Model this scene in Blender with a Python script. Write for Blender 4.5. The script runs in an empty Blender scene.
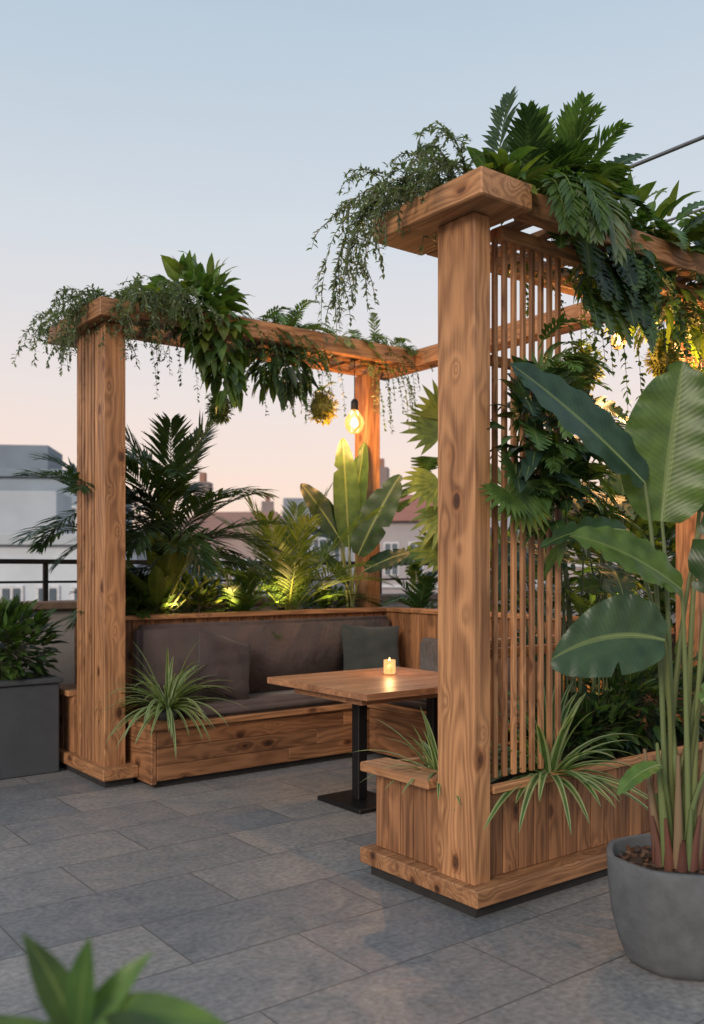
import bpy, math, random
from mathutils import Vector, Matrix
random.seed(11)
V=Vector
sc=bpy.context.scene
rnd=random.random
def ru(a,b): return random.uniform(a,b)

# ------------------------------------------------------------------ node helpers
def new_mat(name):
    m=bpy.data.materials.new(name); m.use_nodes=True
    nt=m.node_tree; nt.nodes.clear()
    out=nt.nodes.new('ShaderNodeOutputMaterial')
    return m,nt,out
def N(nt,t,**k):
    n=nt.nodes.new(t)
    for a,b in k.items(): setattr(n,a,b)
    return n
def math_n(nt,op,a,b=None,clamp=False):
    n=nt.nodes.new('ShaderNodeMath'); n.operation=op; n.use_clamp=clamp
    for i,x in enumerate((a,b)):
        if x is None: continue
        if isinstance(x,(int,float)): n.inputs[i].default_value=x
        else: nt.links.new(x,n.inputs[i])
    return n.outputs[0]
def mixc(nt,fac,a,b,mode='MIX'):
    n=nt.nodes.new('ShaderNodeMix'); n.data_type='RGBA'; n.blend_type=mode
    for s,x in ((n.inputs[0],fac),(n.inputs[6],a),(n.inputs[7],b)):
        if isinstance(x,(int,float)): s.default_value=x
        elif isinstance(x,tuple): s.default_value=x if len(x)==4 else (*x,1)
        else: nt.links.new(x,s)
    return n.outputs[2]
def ramp(nt,src,stops):
    r=nt.nodes.new('ShaderNodeValToRGB')
    els=r.color_ramp.elements
    while len(els)<len(stops): els.new(.5)
    for e,(p,c) in zip(els,stops):
        e.position=p; e.color=c if len(c)==4 else (*c,1)
    nt.links.new(src,r.inputs[0]); return r.outputs[0]

def wood(name,axis,light,dark,rough=.58,knot=.92):
    m,nt,out=new_mat(name); L=nt.links
    tc=N(nt,'ShaderNodeTexCoord'); oi=N(nt,'ShaderNodeObjectInfo')
    off=N(nt,'ShaderNodeVectorMath',operation='SCALE'); off.inputs[0].default_value=(37,53,71)
    L.new(oi.outputs['Random'],off.inputs['Scale'])
    add=N(nt,'ShaderNodeVectorMath',operation='ADD'); L.new(tc.outputs['Object'],add.inputs[0]); L.new(off.outputs[0],add.inputs[1])
    def mp(al,ac):
        q=N(nt,'ShaderNodeMapping'); s=[ac,ac,ac]; s[axis]=al
        q.inputs['Scale'].default_value=s; L.new(add.outputs[0],q.inputs[0]); return q.outputs[0]
    n1=N(nt,'ShaderNodeTexNoise'); n1.inputs['Scale'].default_value=1; n1.inputs['Detail'].default_value=1
    L.new(mp(.4,6),n1.inputs['Vector'])
    vo=N(nt,'ShaderNodeTexVoronoi'); vo.inputs['Scale'].default_value=1; L.new(mp(4.5,8),vo.inputs['Vector'])
    kd=math_n(nt,'POWER',2.718,math_n(nt,'MULTIPLY',vo.outputs['Distance'],-6.0))
    ph=math_n(nt,'ADD',math_n(nt,'MULTIPLY',n1.outputs[0],85),math_n(nt,'MULTIPLY',kd,20))
    rings=math_n(nt,'MULTIPLY_ADD',math_n(nt,'SINE',ph),.5); rings.node.inputs[2].default_value=.5
    n2=N(nt,'ShaderNodeTexNoise'); n2.inputs['Scale'].default_value=1; n2.inputs['Detail'].default_value=4; n2.inputs['Roughness'].default_value=.65
    L.new(mp(2.5,110),n2.inputs['Vector'])
    n3=N(nt,'ShaderNodeTexNoise'); n3.inputs['Scale'].default_value=1; n3.inputs['Detail'].default_value=5; n3.inputs['Roughness'].default_value=.6
    L.new(mp(1.6,11),n3.inputs['Vector'])
    g=math_n(nt,'ADD',math_n(nt,'MULTIPLY',rings,.17),math_n(nt,'MULTIPLY',n2.outputs[0],.5))
    g=math_n(nt,'ADD',g,math_n(nt,'MULTIPLY',n3.outputs[0],.6))
    col=ramp(nt,g,[(.42,dark),(.60,tuple(a*.5+b*.5 for a,b in zip(light,dark))),(.70,tuple(a*.8+b*.2 for a,b in zip(light,dark))),(.86,tuple(min(1,x*1.12) for x in light))])
    sel=math_n(nt,'LESS_THAN',N(nt,'ShaderNodeSeparateColor').outputs[0],.34)
    sc_=sel.node.inputs[0].links[0].from_node; L.new(vo.outputs['Color'],sc_.inputs[0])
    kn=ramp(nt,vo.outputs['Distance'],[(.09,(0.13,0.09,0.07)),(.15,(.35,.27,.23)),(.19,(.72,.62,.55)),(.34,(1,1,1))])
    col=mixc(nt,math_n(nt,'MULTIPLY',sel,knot),col,kn,'MULTIPLY')
    tint=ramp(nt,oi.outputs['Random'],[(0,(.66,.62,.60)),(.35,(.90,.86,.83)),(.7,(1.03,1.0,.97)),(1,(1.22,1.18,1.12))])
    col=mixc(nt,1,col,tint,'MULTIPLY')
    b=N(nt,'ShaderNodeBsdfPrincipled'); L.new(col,b.inputs['Base Color']); b.inputs['Roughness'].default_value=rough
    bp=N(nt,'ShaderNodeBump'); bp.inputs['Strength'].default_value=.5; bp.inputs['Distance'].default_value=.003
    L.new(g,bp.inputs['Height']); L.new(bp.outputs[0],b.inputs['Normal'])
    L.new(b.outputs[0],out.inputs[0]); return m
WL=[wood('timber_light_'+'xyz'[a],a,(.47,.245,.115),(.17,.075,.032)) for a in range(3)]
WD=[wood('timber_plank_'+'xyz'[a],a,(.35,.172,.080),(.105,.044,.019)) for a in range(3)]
WT=[wood('timber_table_'+'xyz'[a],a,(.42,.22,.12),(.20,.09,.048),.38,.4) for a in range(3)]

def simple(name,col,rough=.6,metal=0,nscale=12,namt=.25,bump=.15,bdist=.003,spec=.5):
    m,nt,out=new_mat(name); L=nt.links
    tc=N(nt,'ShaderNodeTexCoord')
    n=N(nt,'ShaderNodeTexNoise'); n.inputs['Scale'].default_value=nscale; n.inputs['Detail'].default_value=6; n.inputs['Roughness'].default_value=.65
    L.new(tc.outputs['Object'],n.inputs['Vector'])
    lo=tuple(c*(1-namt) for c in col); hi=tuple(min(1,c*(1+namt)) for c in col)
    c=ramp(nt,n.outputs[0],[(.3,lo),(.7,hi)])
    b=N(nt,'ShaderNodeBsdfPrincipled'); L.new(c,b.inputs['Base Color']); b.inputs['Roughness'].default_value=rough; b.inputs['Metallic'].default_value=metal
    b.inputs['Specular IOR Level'].default_value=spec
    bp=N(nt,'ShaderNodeBump'); bp.inputs['Strength'].default_value=bump; bp.inputs['Distance'].default_value=bdist
    L.new(n.outputs[0],bp.inputs['Height']); L.new(bp.outputs[0],b.inputs['Normal'])
    L.new(b.outputs[0],out.inputs[0]); return m
M_black=simple('black_metal',(.02,.02,.022),.45,.6,40,.2,.05)
M_soil=simple('bark_soil',(.045,.025,.015),.95,0,60,.6,1.0,.02)
M_pot=simple('concrete_pot',(.10,.108,.116),.78,0,11,.25,.4,.002)
M_dgrey=simple('dark_grey_planter',(.055,.064,.074),.6,0,6,.15,.1)
M_plinth=simple('dark_plinth',(.02,.02,.02),.8)
M_candle=simple('candle_wax',(.75,.6,.42),.5)
def fabric(name,col):
    m,nt,out=new_mat(name); L=nt.links
    tc=N(nt,'ShaderNodeTexCoord')
    n=N(nt,'ShaderNodeTexNoise'); n.inputs['Scale'].default_value=260; n.inputs['Detail'].default_value=2; L.new(tc.outputs['Object'],n.inputs['Vector'])
    n2=N(nt,'ShaderNodeTexNoise'); n2.inputs['Scale'].default_value=5; n2.inputs['Detail'].default_value=4; L.new(tc.outputs['Object'],n2.inputs['Vector'])
    s=math_n(nt,'ADD',math_n(nt,'MULTIPLY',n.outputs[0],.5),math_n(nt,'MULTIPLY',n2.outputs[0],.5))
    c=ramp(nt,s,[(.32,tuple(x*.65 for x in col)),(.68,tuple(x*1.35 for x in col))])
    b=N(nt,'ShaderNodeBsdfPrincipled'); L.new(c,b.inputs['Base Color']); b.inputs['Roughness'].default_value=.95
    b.inputs['Sheen Weight'].default_value=.12
    bp=N(nt,'ShaderNodeBump'); bp.inputs['Strength'].default_value=.5; bp.inputs['Distance'].default_value=.002
    L.new(n.outputs[0],bp.inputs['Height'])
    bp2=N(nt,'ShaderNodeBump'); bp2.inputs['Strength'].default_value=.7; bp2.inputs['Distance'].default_value=.05
    L.new(n2.outputs[0],bp2.inputs['Height']); L.new(bp.outputs[0],bp2.inputs['Normal']); L.new(bp2.outputs[0],b.inputs['Normal'])
    L.new(b.outputs[0],out.inputs[0]); return m
M_cush=fabric('taupe_fabric',(.072,.053,.050)); M_pb=fabric('brown_pillow_fabric',(.050,.036,.036)); M_pg=fabric('grey_pillow_fabric',(.030,.038,.036))

def leafmat(name,vein=60,trans=.35,rough=.38,stripe=False,bump=True,va=.12):
    m,nt,out=new_mat(name); L=nt.links
    at=N(nt,'ShaderNodeAttribute',attribute_name='Col'); tc=N(nt,'ShaderNodeTexCoord')
    sp=N(nt,'ShaderNodeSeparateXYZ'); L.new(tc.outputs['UV'],sp.inputs[0])
    au=math_n(nt,'ABSOLUTE',math_n(nt,'SUBTRACT',sp.outputs[0],.5))
    vv=math_n(nt,'SUBTRACT',sp.outputs[1],math_n(nt,'MULTIPLY',au,.35))
    w=math_n(nt,'SINE',math_n(nt,'MULTIPLY',vv,vein*3.14))
    w=math_n(nt,'MULTIPLY_ADD',w,.5); w.node.inputs[2].default_value=.5
    n=N(nt,'ShaderNodeTexNoise'); n.inputs['Scale'].default_value=14; n.inputs['Detail'].default_value=3; L.new(tc.outputs['Object'],n.inputs['Vector'])
    mid=math_n(nt,'LESS_THAN',au,.035 if not stripe else .0)
    base=mixc(nt,1,at.outputs['Color'],ramp(nt,n.outputs[0],[(.3,(.66,.70,.7)),(.7,(1.35,1.28,1.1))]),'MULTIPLY')
    base=mixc(nt,math_n(nt,'MULTIPLY',w,va),base,(.0,.0,.0),'MIX')
    if stripe:
        e=math_n(nt,'GREATER_THAN',au,.24)
        base=mixc(nt,math_n(nt,'MULTIPLY',e,.6),base,(.48,.55,.3))
    else:
        base=mixc(nt,math_n(nt,'MULTIPLY',mid,.55),base,(.2,.27,.09))
    b=N(nt,'ShaderNodeBsdfPrincipled'); L.new(base,b.inputs['Base Color']); b.inputs['Roughness'].default_value=rough
    b.inputs['Specular IOR Level'].default_value=.45
    if bump:
        bp=N(nt,'ShaderNodeBump'); bp.inputs['Strength'].default_value=.13; bp.inputs['Distance'].default_value=.003
        L.new(w,bp.inputs['Height']); L.new(bp.outputs[0],b.inputs['Normal'])
    t=N(nt,'ShaderNodeBsdfTranslucent'); tcol=mixc(nt,1,base,(1.6,1.6,.6),'MULTIPLY'); L.new(tcol,t.inputs[0])
    mx=N(nt,'ShaderNodeMixShader'); mx.inputs[0].default_value=trans; L.new(b.outputs[0],mx.inputs[1]); L.new(t.outputs[0],mx.inputs[2])
    L.new(mx.outputs[0],out.inputs[0]); return m
ML=leafmat('leaf_small',14,.38,.42,bump=False); MB_=leafmat('leaf_big',58,.3,.36); MS=leafmat('leaf_striped',0,.35,.4,True,False)
def stemmat():
    m,nt,out=new_mat('stem'); at=N(nt,'ShaderNodeAttribute',attribute_name='Col')
    b=N(nt,'ShaderNodeBsdfPrincipled'); nt.links.new(at.outputs['Color'],b.inputs['Base Color']); b.inputs['Roughness'].default_value=.5
    nt.links.new(b.outputs[0],out.inputs[0]); return m
MST=stemmat()

# ------------------------------------------------------------------ object helpers
def empty(name,loc=(0,0,0)):
    e=bpy.data.objects.new(name,None); sc.collection.objects.link(e); e.location=loc; return e
def link(o,parent=None):
    sc.collection.objects.link(o)
    if parent: o.parent=parent; o.matrix_parent_inverse=Matrix.Translation(-V(parent.location))
    return o
def box(name,x0,x1,y0,y1,z0,z1,mats,parent=None,bev=.004,rot=0,segs=1):
    import bmesh
    if x1<x0:x0,x1=x1,x0
    if y1<y0:y0,y1=y1,y0
    sx,sy,sz=x1-x0,y1-y0,z1-z0
    bm=bmesh.new(); bmesh.ops.create_cube(bm,size=1)
    bmesh.ops.scale(bm,vec=(sx,sy,sz),verts=bm.verts)
    b=min(bev,min(sx,sy,sz)*.3)
    if b>0: bmesh.ops.bevel(bm,geom=bm.edges[:],offset=b,segments=segs,affect='EDGES')
    me=bpy.data.meshes.new(name); bm.to_mesh(me); bm.free()
    o=bpy.data.objects.new(name,me)
    if isinstance(mats,list):
        ax=[sx,sy,sz].index(max(sx,sy,sz)); me.materials.append(mats[ax])
    else: me.materials.append(mats)
    o.location=((x0+x1)/2,(y0+y1)/2,(z0+z1)/2); o.rotation_euler[2]=rot
    link(o,parent); 
    if segs>1:
        for p in me.polygons: p.use_smooth=True
    return o

class PM:
    def __init__(s): s.v=[];s.f=[];s.uv=[];s.c=[];s.m=[]
    def grid(s,rows,uvs,col,mat):
        b=len(s.v); nr=len(rows); nc=len(rows[0])
        for r in rows:
            for p in r: s.v.append(tuple(p)); s.c.append(col)
        for i in range(nr-1):
            for j in range(nc-1):
                q=(i*nc+j,i*nc+j+1,(i+1)*nc+j+1,(i+1)*nc+j)
                s.f.append(tuple(b+k for k in q)); s.m.append(mat)
                for k in q: s.uv.append(uvs[k//nc][k%nc])
    def blade(s,base,d,n,L,W,prof,g=.5,fold=.25,seg=5,cross=1,col=(.05,.1,.03),notch=0,nd=.5,wav=0,sweep=0,mat=0,vs=1,rag=0):
        d=V(d).normalized(); n=V(n); side=d.cross(n)
        if side.length<1e-3: side=d.cross(V((1,0,0)))
        side.normalize(); p=V(base); rows=[];uvs=[]; ph=rnd()*6; ds=L/seg
        offs=[rnd() for _ in range(seg+1)]
        for i in range(seg+1):
            t=i/seg; w=W*.5*prof(t); nn=side.cross(d); r=[];uu=[]
            for j in range(-cross,cross+1):
                u=j/cross; wj=w*u; a=abs(u)
                if notch and i%notch==0 and 0<i<seg and a>.3: wj*=1-nd*(a-.3)/.7
                if rag and offs[i]<rag and i>1 and a>.5: wj*=(.62 if (offs[i]*97+ (1 if u>0 else 0))%2<1.2 else 1)
                z=fold*abs(wj)*(1-.35*a)+wav*W*math.sin(i*1.3+ph+(2 if u>0 else 0))*a*a
                r.append(p+side*wj+nn*z+d*(a*w*sweep)); uu.append((.5+u*.5,t*vs))
            rows.append(r);uvs.append(uu)
            p=p+d*ds; d=(d+V((0,0,-g/seg))).normalized()
        s.grid(rows,uvs,col,mat)
    def tube(s,pts,r0,r1,col,ns=5,mat=1):
        rows=[];uvs=[];n=len(pts)
        for i,p in enumerate(pts):
            p=V(p); d=(V(pts[min(i+1,n-1)])-V(pts[max(i-1,0)])).normalized()
            a=d.cross(V((.31,.77,.2))).normalized(); b=d.cross(a); r=r0+(r1-r0)*i/(n-1)
            rows.append([p+(a*math.cos(k/ns*6.2832)+b*math.sin(k/ns*6.2832))*r for k in range(ns+1)])
            uvs.append([(k/ns,i/n) for k in range(ns+1)])
        s.grid(rows,uvs,col,mat)
    def done(s,name,mats,parent=None):
        me=bpy.data.meshes.new(name); me.from_pydata(s.v,[],s.f)
        for m in mats: me.materials.append(m)
        me.polygons.foreach_set('material_index',s.m); me.polygons.foreach_set('use_smooth',[True]*len(s.f))
        ul=me.uv_layers.new(name='UVMap'); ul.data.foreach_set('uv',[x for u in s.uv for x in u])
        ca=me.color_attributes.new('Col','FLOAT_COLOR','POINT'); ca.data.foreach_set('color',[x for c in s.c for x in (*c,1)])
        o=bpy.data.objects.new(name,me); return link(o,parent)
def lance(t): return max(.02,math.sin(math.pi*min(1,t*.98+.02)**.8)**.9)
def ovate(t): return max(.02,math.sin(math.pi*min(1,(t*.97+.02))**.62)**.8)
def paddle(t): return max(.02,math.sin(math.pi*min(1,.03+t*.965)**.85)**.55)
def strap(t): return max(.03,min(1,.45+t*4)*(1-t)**.55)
def heart(t): return max(.02,(min(1,.55+t*2.2))*(1-t**2.2)**.7)
def vary(c,a=.25):
    k=1+ru(-a,a); h=ru(-a,a)*.4
    return (max(0,c[0]*k*(1+h)),c[1]*k,max(0,c[2]*k*(1-h)))
def path(start,d,L,g,n):
    p=V(start); d=V(d).normalized(); out=[(p.copy(),d.copy())]
    for i in range(n):
        p=p+d*(L/n); d=(d+V((0,0,-g/n))).normalized(); out.append((p.copy(),d.copy()))
    return out
def frond(M,base,d,L,g,nl=22,ll=.22,lw=.02,col=(.04,.08,.03),start=.15,lg=.5,ang=.9):
    pts=path(base,d,L,g,14); up=V((0,0,1))
    M.tube([p for p,_ in pts],.007*(L**.5),.002,(col[0]*1.6,col[1]*1.3,col[2]),4)
    for k in range(nl):
        t=start+(1-start)*k/(nl-1); x=t*14; i=min(13,int(x)); fr=x-i
        p=pts[i][0].lerp(pts[i+1][0],fr); dd=pts[i][1].lerp(pts[i+1][1],fr).normalized()
        side=dd.cross(up)
        if side.length<.05: side=dd.cross(V((.6,.8,0)))
        side.normalize(); nn=side.cross(dd)
        tt=(t-start)/(1-start); l=ll*(math.sin(math.pi*(.12+.80*tt))**.6)*ru(.85,1.12)
        for sgn in (-1,1):
            a=ang*(1-.55*tt)*ru(.9,1.1)
            ld=(side*sgn*math.sin(a)+dd*math.cos(a)+nn*ru(.05,.3)).normalized()
            M.blade(p,ld,nn+V((ru(-.2,.2),ru(-.2,.2),0)),l,lw*ru(.8,1.2),lance,g=lg*ru(.6,1.4),fold=.3,seg=3,cross=1,col=vary(col,.15))
def strand(M,start,d,L,g,ll,lw,step,col,prof=ovate,sub=0):
    n=max(4,int(L/.05)); pts=path(start,d,L,g,n)
    M.tube([p for p,_ in pts],.003,.001,(col[0]*.9,col[1]*.7,col[2]*.8),3)
    k=int(L/step)
    for q in range(k):
        x=(q+rnd()*.5)/k*n; i=min(n-1,int(x)); p=pts[i][0].lerp(pts[i+1][0],x-i); dd=pts[i][1]
        for _ in range(2):
            o=V((ru(-1,1),ru(-1,1),ru(-.6,.6))).normalized()
            M.blade(p,(o+dd*.5),V((ru(-.4,.4),ru(-.4,.4),1)),ll*ru(.6,1.2),lw*ru(.7,1.2),prof,g=.6,seg=2,cross=1,col=vary(col))
        if sub and rnd()<sub and L>.15:
            strand(M,p,(dd+V((ru(-1,1),ru(-1,1),ru(-.3,.5)))),L*.35,g,ll,lw,step,col,prof)
def cluster(M,c,r,n,L,W,cols,g=.6,prof=ovate,up=.4,seg=4,fold=.25,notch=0,nd=.5,cross=1,sweep=0):
    c=V(c)
    for _ in range(n):
        while True:
            o=V((ru(-1,1),ru(-1,1),ru(-1,1)))
            if .15<o.length<1: break
        p=c+V((o.x*r[0],o.y*r[1],o.z*r[2]))
        d=o.normalized()+V((ru(-.5,.5),ru(-.5,.5),up+ru(-.3,.3)))
        nn=V((ru(-.5,.5),ru(-.5,.5),1))
        M.blade(p,d,nn,L*ru(.6,1.25),W*ru(.7,1.2),prof,g=g*ru(.4,1.5),fold=fold,seg=seg,cross=cross,col=vary(random.choice(cols)),notch=notch,nd=nd,sweep=sweep)
        if rnd()<.35: M.tube([tuple(c+(p-c)*.2),tuple(p)],.004,.002,(.06,.07,.03),3)
def spider(M,c,n,L,W,col,g=1.5,mat=0,lo=.3,hi=1.4):
    for _ in range(n):
        a=ru(0,6.283); e=ru(lo,hi); d=V((math.cos(a)*math.cos(e),math.sin(a)*math.cos(e),math.sin(e)))
        b=V(c)+V((math.cos(a),math.sin(a),0))*ru(0,.04)
        M.blade(b,d,V((0,0,1)) if e<1.3 else V((math.cos(a),math.sin(a),.3)),L*ru(.6,1.15),W*ru(.7,1.15),strap,g=g*ru(.7,1.3),fold=.45,seg=9,cross=2,col=vary(col,.2),mat=mat)
def fan(M,c,axis,n,R,nb,W,col,spread=2.4):
    axis=V(axis).normalized(); s=axis.cross(V(n)).normalized(); nn=s.cross(axis)
    for k in range(nb):
        a=-spread/2+spread*k/(nb-1)
        d=axis*math.cos(a)+s*math.sin(a)
        M.blade(V(c),d,nn,R*(1-.25*abs(a)/spread*2)*ru(.92,1.06),W,lance,g=.35,fold=.35,seg=5,cross=1,col=vary(col,.12))
DG=(.030,.068,.026); MG=(.065,.13,.036); YG=(.16,.22,.045); LG=(.10,.19,.05); SG=(.15,.21,.13); BG=(.028,.062,.048)
F=V((.6074,.7944,0)); R=V((.7944,-.6074,0))   # main view axis of the terrace, for orienting leaves

# ------------------------------------------------------------------ terrace + city ground
def sheet(name,x0,x1,y0,y1,z,mat):
    me=bpy.data.meshes.new(name); me.from_pydata([(x0,y0,z),(x1,y0,z),(x1,y1,z),(x0,y1,z)],[],[(0,1,2,3)]); me.materials.append(mat)
    return link(bpy.data.objects.new(name,me))
def tilemat():
    m,nt,out=new_mat('slate_tiles'); L=nt.links
    tc=N(nt,'ShaderNodeTexCoord'); mp=N(nt,'ShaderNodeMapping'); mp.inputs['Location'].default_value=(.25,.18,0); L.new(tc.outputs['Object'],mp.inputs[0])
    br=N(nt,'ShaderNodeTexBrick'); br.inputs['Scale'].default_value=1; br.inputs['Brick Width'].default_value=.92; br.inputs['Row Height'].default_value=.46
    br.inputs['Mortar Size'].default_value=.004; br.inputs['Mortar Smooth'].default_value=.3; br.offset=.5
    br.inputs['Color1'].default_value=(.0,.0,.0,1); br.inputs['Color2'].default_value=(1,1,1,1); br.inputs['Mortar'].default_value=(.5,.5,.5,1)
    L.new(mp.outputs[0],br.inputs[0])
    sh=N(nt,'ShaderNodeVectorMath',operation='MULTIPLY_ADD'); L.new(br.outputs['Color'],sh.inputs[0]); sh.inputs[1].default_value=(9,9,9); L.new(tc.outputs['Object'],sh.inputs[2])
    n=N(nt,'ShaderNodeTexNoise'); n.inputs['Scale'].default_value=3.6; n.inputs['Detail'].default_value=8; n.inputs['Roughness'].default_value=.72; n.inputs['Distortion'].default_value=.9
    L.new(sh.outputs[0],n.inputs['Vector'])
    n2=N(nt,'ShaderNodeTexNoise'); n2.inputs['Scale'].default_value=40; n2.inputs['Detail'].default_value=5; L.new(tc.outputs['Object'],n2.inputs['Vector'])
    tile=ramp(nt,br.outputs['Color'],[(0,(.165,.172,.182)),(.35,(.195,.20,.208)),(.6,(.215,.213,.213)),(1,(.255,.248,.24))])
    mot=ramp(nt,n.outputs[0],[(.30,(.66,.69,.72)),(.46,(.92,.94,.95)),(.55,(1.04,1.03,1.02)),(.72,(1.34,1.30,1.25))])
    c=mixc(nt,1,tile,mot,'MULTIPLY')
    c=mixc(nt,.75,c,ramp(nt,n2.outputs[0],[(.3,(.66,.66,.67)),(.7,(1.34,1.33,1.31))]),'MULTIPLY')
    c=mixc(nt,math_n(nt,'MULTIPLY',br.outputs['Fac'],.8),c,(.085,.085,.085))
    b=N(nt,'ShaderNodeBsdfPrincipled'); L.new(c,b.inputs['Base Color'])
    rr=ramp(nt,n.outputs[0],[(.3,(.60,.60,.60)),(.7,(.36,.36,.36))]); L.new(rr,b.inputs['Roughness'])
    h=math_n(nt,'SUBTRACT',math_n(nt,'ADD',math_n(nt,'MULTIPLY',n.outputs[0],1.0),math_n(nt,'MULTIPLY',n2.outputs[0],.25)),br.outputs['Fac'])
    bp=N(nt,'ShaderNodeBump'); bp.inputs['Strength'].default_value=.7; bp.inputs['Distance'].default_value=.005; L.new(h,bp.inputs['Height']); L.new(bp.outputs[0],b.inputs['Normal'])
    L.new(b.outputs[0],out.inputs[0]); return m
M_wallc=simple('parapet_render',(.34,.32,.31),.85,0,4,.15)
sheet('terrace_floor',-7,9,-6,7.55,0,tilemat())
box('terrace_building_wall',-7,9,-6,7.6,-14,-.01,M_wallc,None,0)
sheet('ground',-3000,3000,-3000,3000,-14.0,simple('city_ground',(.09,.09,.09),.9,0,.05,.3))
pr=empty('parapet_wall')
box('wall',-7,9,7.55,7.75,0,1.12,M_wallc,pr,.01)
box('coping',-7.02,9,7.5,7.8,1.12,1.19,simple('coping_brown',(.16,.11,.085),.7),pr,.01)
box('side_wall',8.8,9,-6,7.55,0,1.12,M_wallc,pr,.01)
rl=empty('balcony_railing')
box('top_rail',-7,8.9,7.62,7.67,1.50,1.54,M_black,rl,.005)
box('mid_rail',-7,8.9,7.635,7.655,1.34,1.36,M_black,rl,.002)
for i in range(14): box('baluster',-7+i*1.2,-6.96+i*1.2,7.63,7.66,1.19,1.50,M_black,rl,.002)

# ------------------------------------------------------------------ city buildings
def wallm(name,c): return simple(name,c,.85,0,.6,.12,.1,.01)  # grey-blue city walls have distance haze mixed into their colour
M_glass=simple('window_glass',(.10,.13,.16),.15,0,1,.2,0)
M_frame=simple('window_frame',(.6,.61,.63),.6)
def building(name,lat,dep,w,dp,top,col,rot=0,rows=3,cols=4,gable=None,chim=0,pitch=3.2):
    c=F*dep+R*lat; ang=math.atan2(R.y,R.x)+rot
    e=empty(name,(c.x,c.y,-14)); e.rotation_euler[2]=ang
    def b(n,x0,x1,y0,y1,z0,z1,m):
        o=box(n,x0,x1,y0,y1,z0,z1,m,None,.02); o.parent=e; return o
    H=top+14
    b('walls',-w/2,w/2,0,dp,0,H,wallm(name+'_wall',col))
    for r in range(rows):
        z=H-1.9-r*pitch
        for k in range(cols):
            x=-w/2+(k+.5)*w/cols; ww=w/cols*.5
            b('window_frame',x-ww/2-.08,x+ww/2+.08,-.06,.02,z-.85,z+.85,M_frame)
            b('window_glass',x-ww/2,x-.04,-.09,-.03,z-.77,z+.77,M_glass)
            b('window_glass',x+.04,x+ww/2,-.09,-.03,z-.77,z+.77,M_glass)
        b('string_course',-w/2-.1,w/2+.1,-.12,0.01,z-1.45,z-1.3,M_frame)
    if gable:
        me=bpy.data.meshes.new('roof'); h=gable[0]
        me.from_pydata([(-w/2-.3,-.3,H),(w/2+.3,-.3,H),(w/2+.3,dp+.3,H),(-w/2-.3,dp+.3,H),(-w/2+.8,dp/2,H+h),(w/2-.8,dp/2,H+h)],[],[(0,1,5,4),(1,2,5),(2,3,4,5),(3,0,4),(0,3,2,1)])
        me.materials.append(wallm(name+'_roof',gable[1])); o=bpy.data.objects.new('roof',me); sc.collection.objects.link(o); o.parent=e
    else:
        b('parapet_cap',-w/2-.15,w/2+.15,-.15,dp+.15,H,H+.3,wallm(name+'_cap',tuple(x*.8 for x in col)))
        b('roof_hut',-w*.2,w*.15,dp*.3,dp*.6,H+.3,H+1.6,wallm(name+'_hut',tuple(x*.7 for x in col)))
    for k in range(chim):
        x=-w/3+k*w/3
        b('chimney',x-.4,x+.4,dp*.45,dp*.55,H,H+ (gable[0] if gable else 0)+1.5,wallm(name+'_ch',(.25,.2,.19)))
        b('chimney_pot',x-.15,x+.15,dp*.48,dp*.52,H+(gable[0] if gable else 0)+1.5,H+(gable[0] if gable else 0)+2.0,wallm(name+'_cp',(.3,.16,.12)))
building('apartment_building',-13,34,7.2,10,4.9,(.27,.33,.39),.12,4,4)
building('apartment_building',-8.9,24,4.6,7,2.1,(.55,.60,.65),.1,4,5)
building('stone_house',-6.2,42,5.5,9,3.0,(.42,.32,.30),-.1,4,5,(1.4,(.34,.18,.14)),1)
building('apartment_building',-2.6,55,7.5,10,4.4,(.36,.39,.44),.08,4,6,None,2)
building('stone_house',2.6,46,5,9,3.9,(.38,.35,.36),-.15,4,4,(1.7,(.34,.14,.10)),1)
building('apartment_building',8.5,60,10,12,5.4,(.36,.39,.44),.1,4,6)
building('stone_house',18,60,11,12,5.0,(.40,.35,.33),-.1,4,6,(2,(.25,.14,.12)),2)
building('apartment_building',-29,70,16,12,7.5,(.36,.40,.46),.1,4,8)
building('apartment_building',-14,85,14,12,5.0,(.5,.48,.5),0,4,9)
building('apartment_building',30,55,13,12,4.5,(.4,.42,.46),0,4,6)
building('apartment_building',4,95,26,12,4.0,(.5,.48,.52),0,4,12)

# ------------------------------------------------------------------ back pergola
pg=empty('wooden_pergola')
box('post',2.42,2.57,5.90,6.03,.1,3.12,WL,pg)
box('post',2.44,2.57,6.40,6.46,.1,3.12,WL,pg)
for k in range(6):
    y=6.045+k*.06; box('slat',2.425,2.475,y,y+.038,.1,3.12,WL,pg,.003)
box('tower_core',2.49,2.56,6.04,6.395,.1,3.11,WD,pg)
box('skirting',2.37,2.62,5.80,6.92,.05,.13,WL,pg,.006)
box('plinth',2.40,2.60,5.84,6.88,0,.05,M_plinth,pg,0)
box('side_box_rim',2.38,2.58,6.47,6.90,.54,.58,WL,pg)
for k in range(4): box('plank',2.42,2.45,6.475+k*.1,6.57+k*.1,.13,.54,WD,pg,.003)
box('cap_board',2.34,2.62,5.78,6.78,3.125,3.25,WL,pg,.006)
box('front_beam',2.624,5.26,5.90,5.98,3.19,3.33,WL,pg,.006)
box('rear_beam',2.624,5.26,6.44,6.52,3.19,3.33,WL,pg,.006)
box('mid_beam',2.624,5.18,6.16,6.22,3.22,3.31,WL,pg,.006)
for k in range(13): box('tray_slat',2.68+k*.2,2.74+k*.2,5.983,6.155,3.2,3.23,WD,pg,.003); box('tray_slat',2.68+k*.2,2.74+k*.2,6.223,6.437,3.2,3.23,WD,pg,.003)
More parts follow.
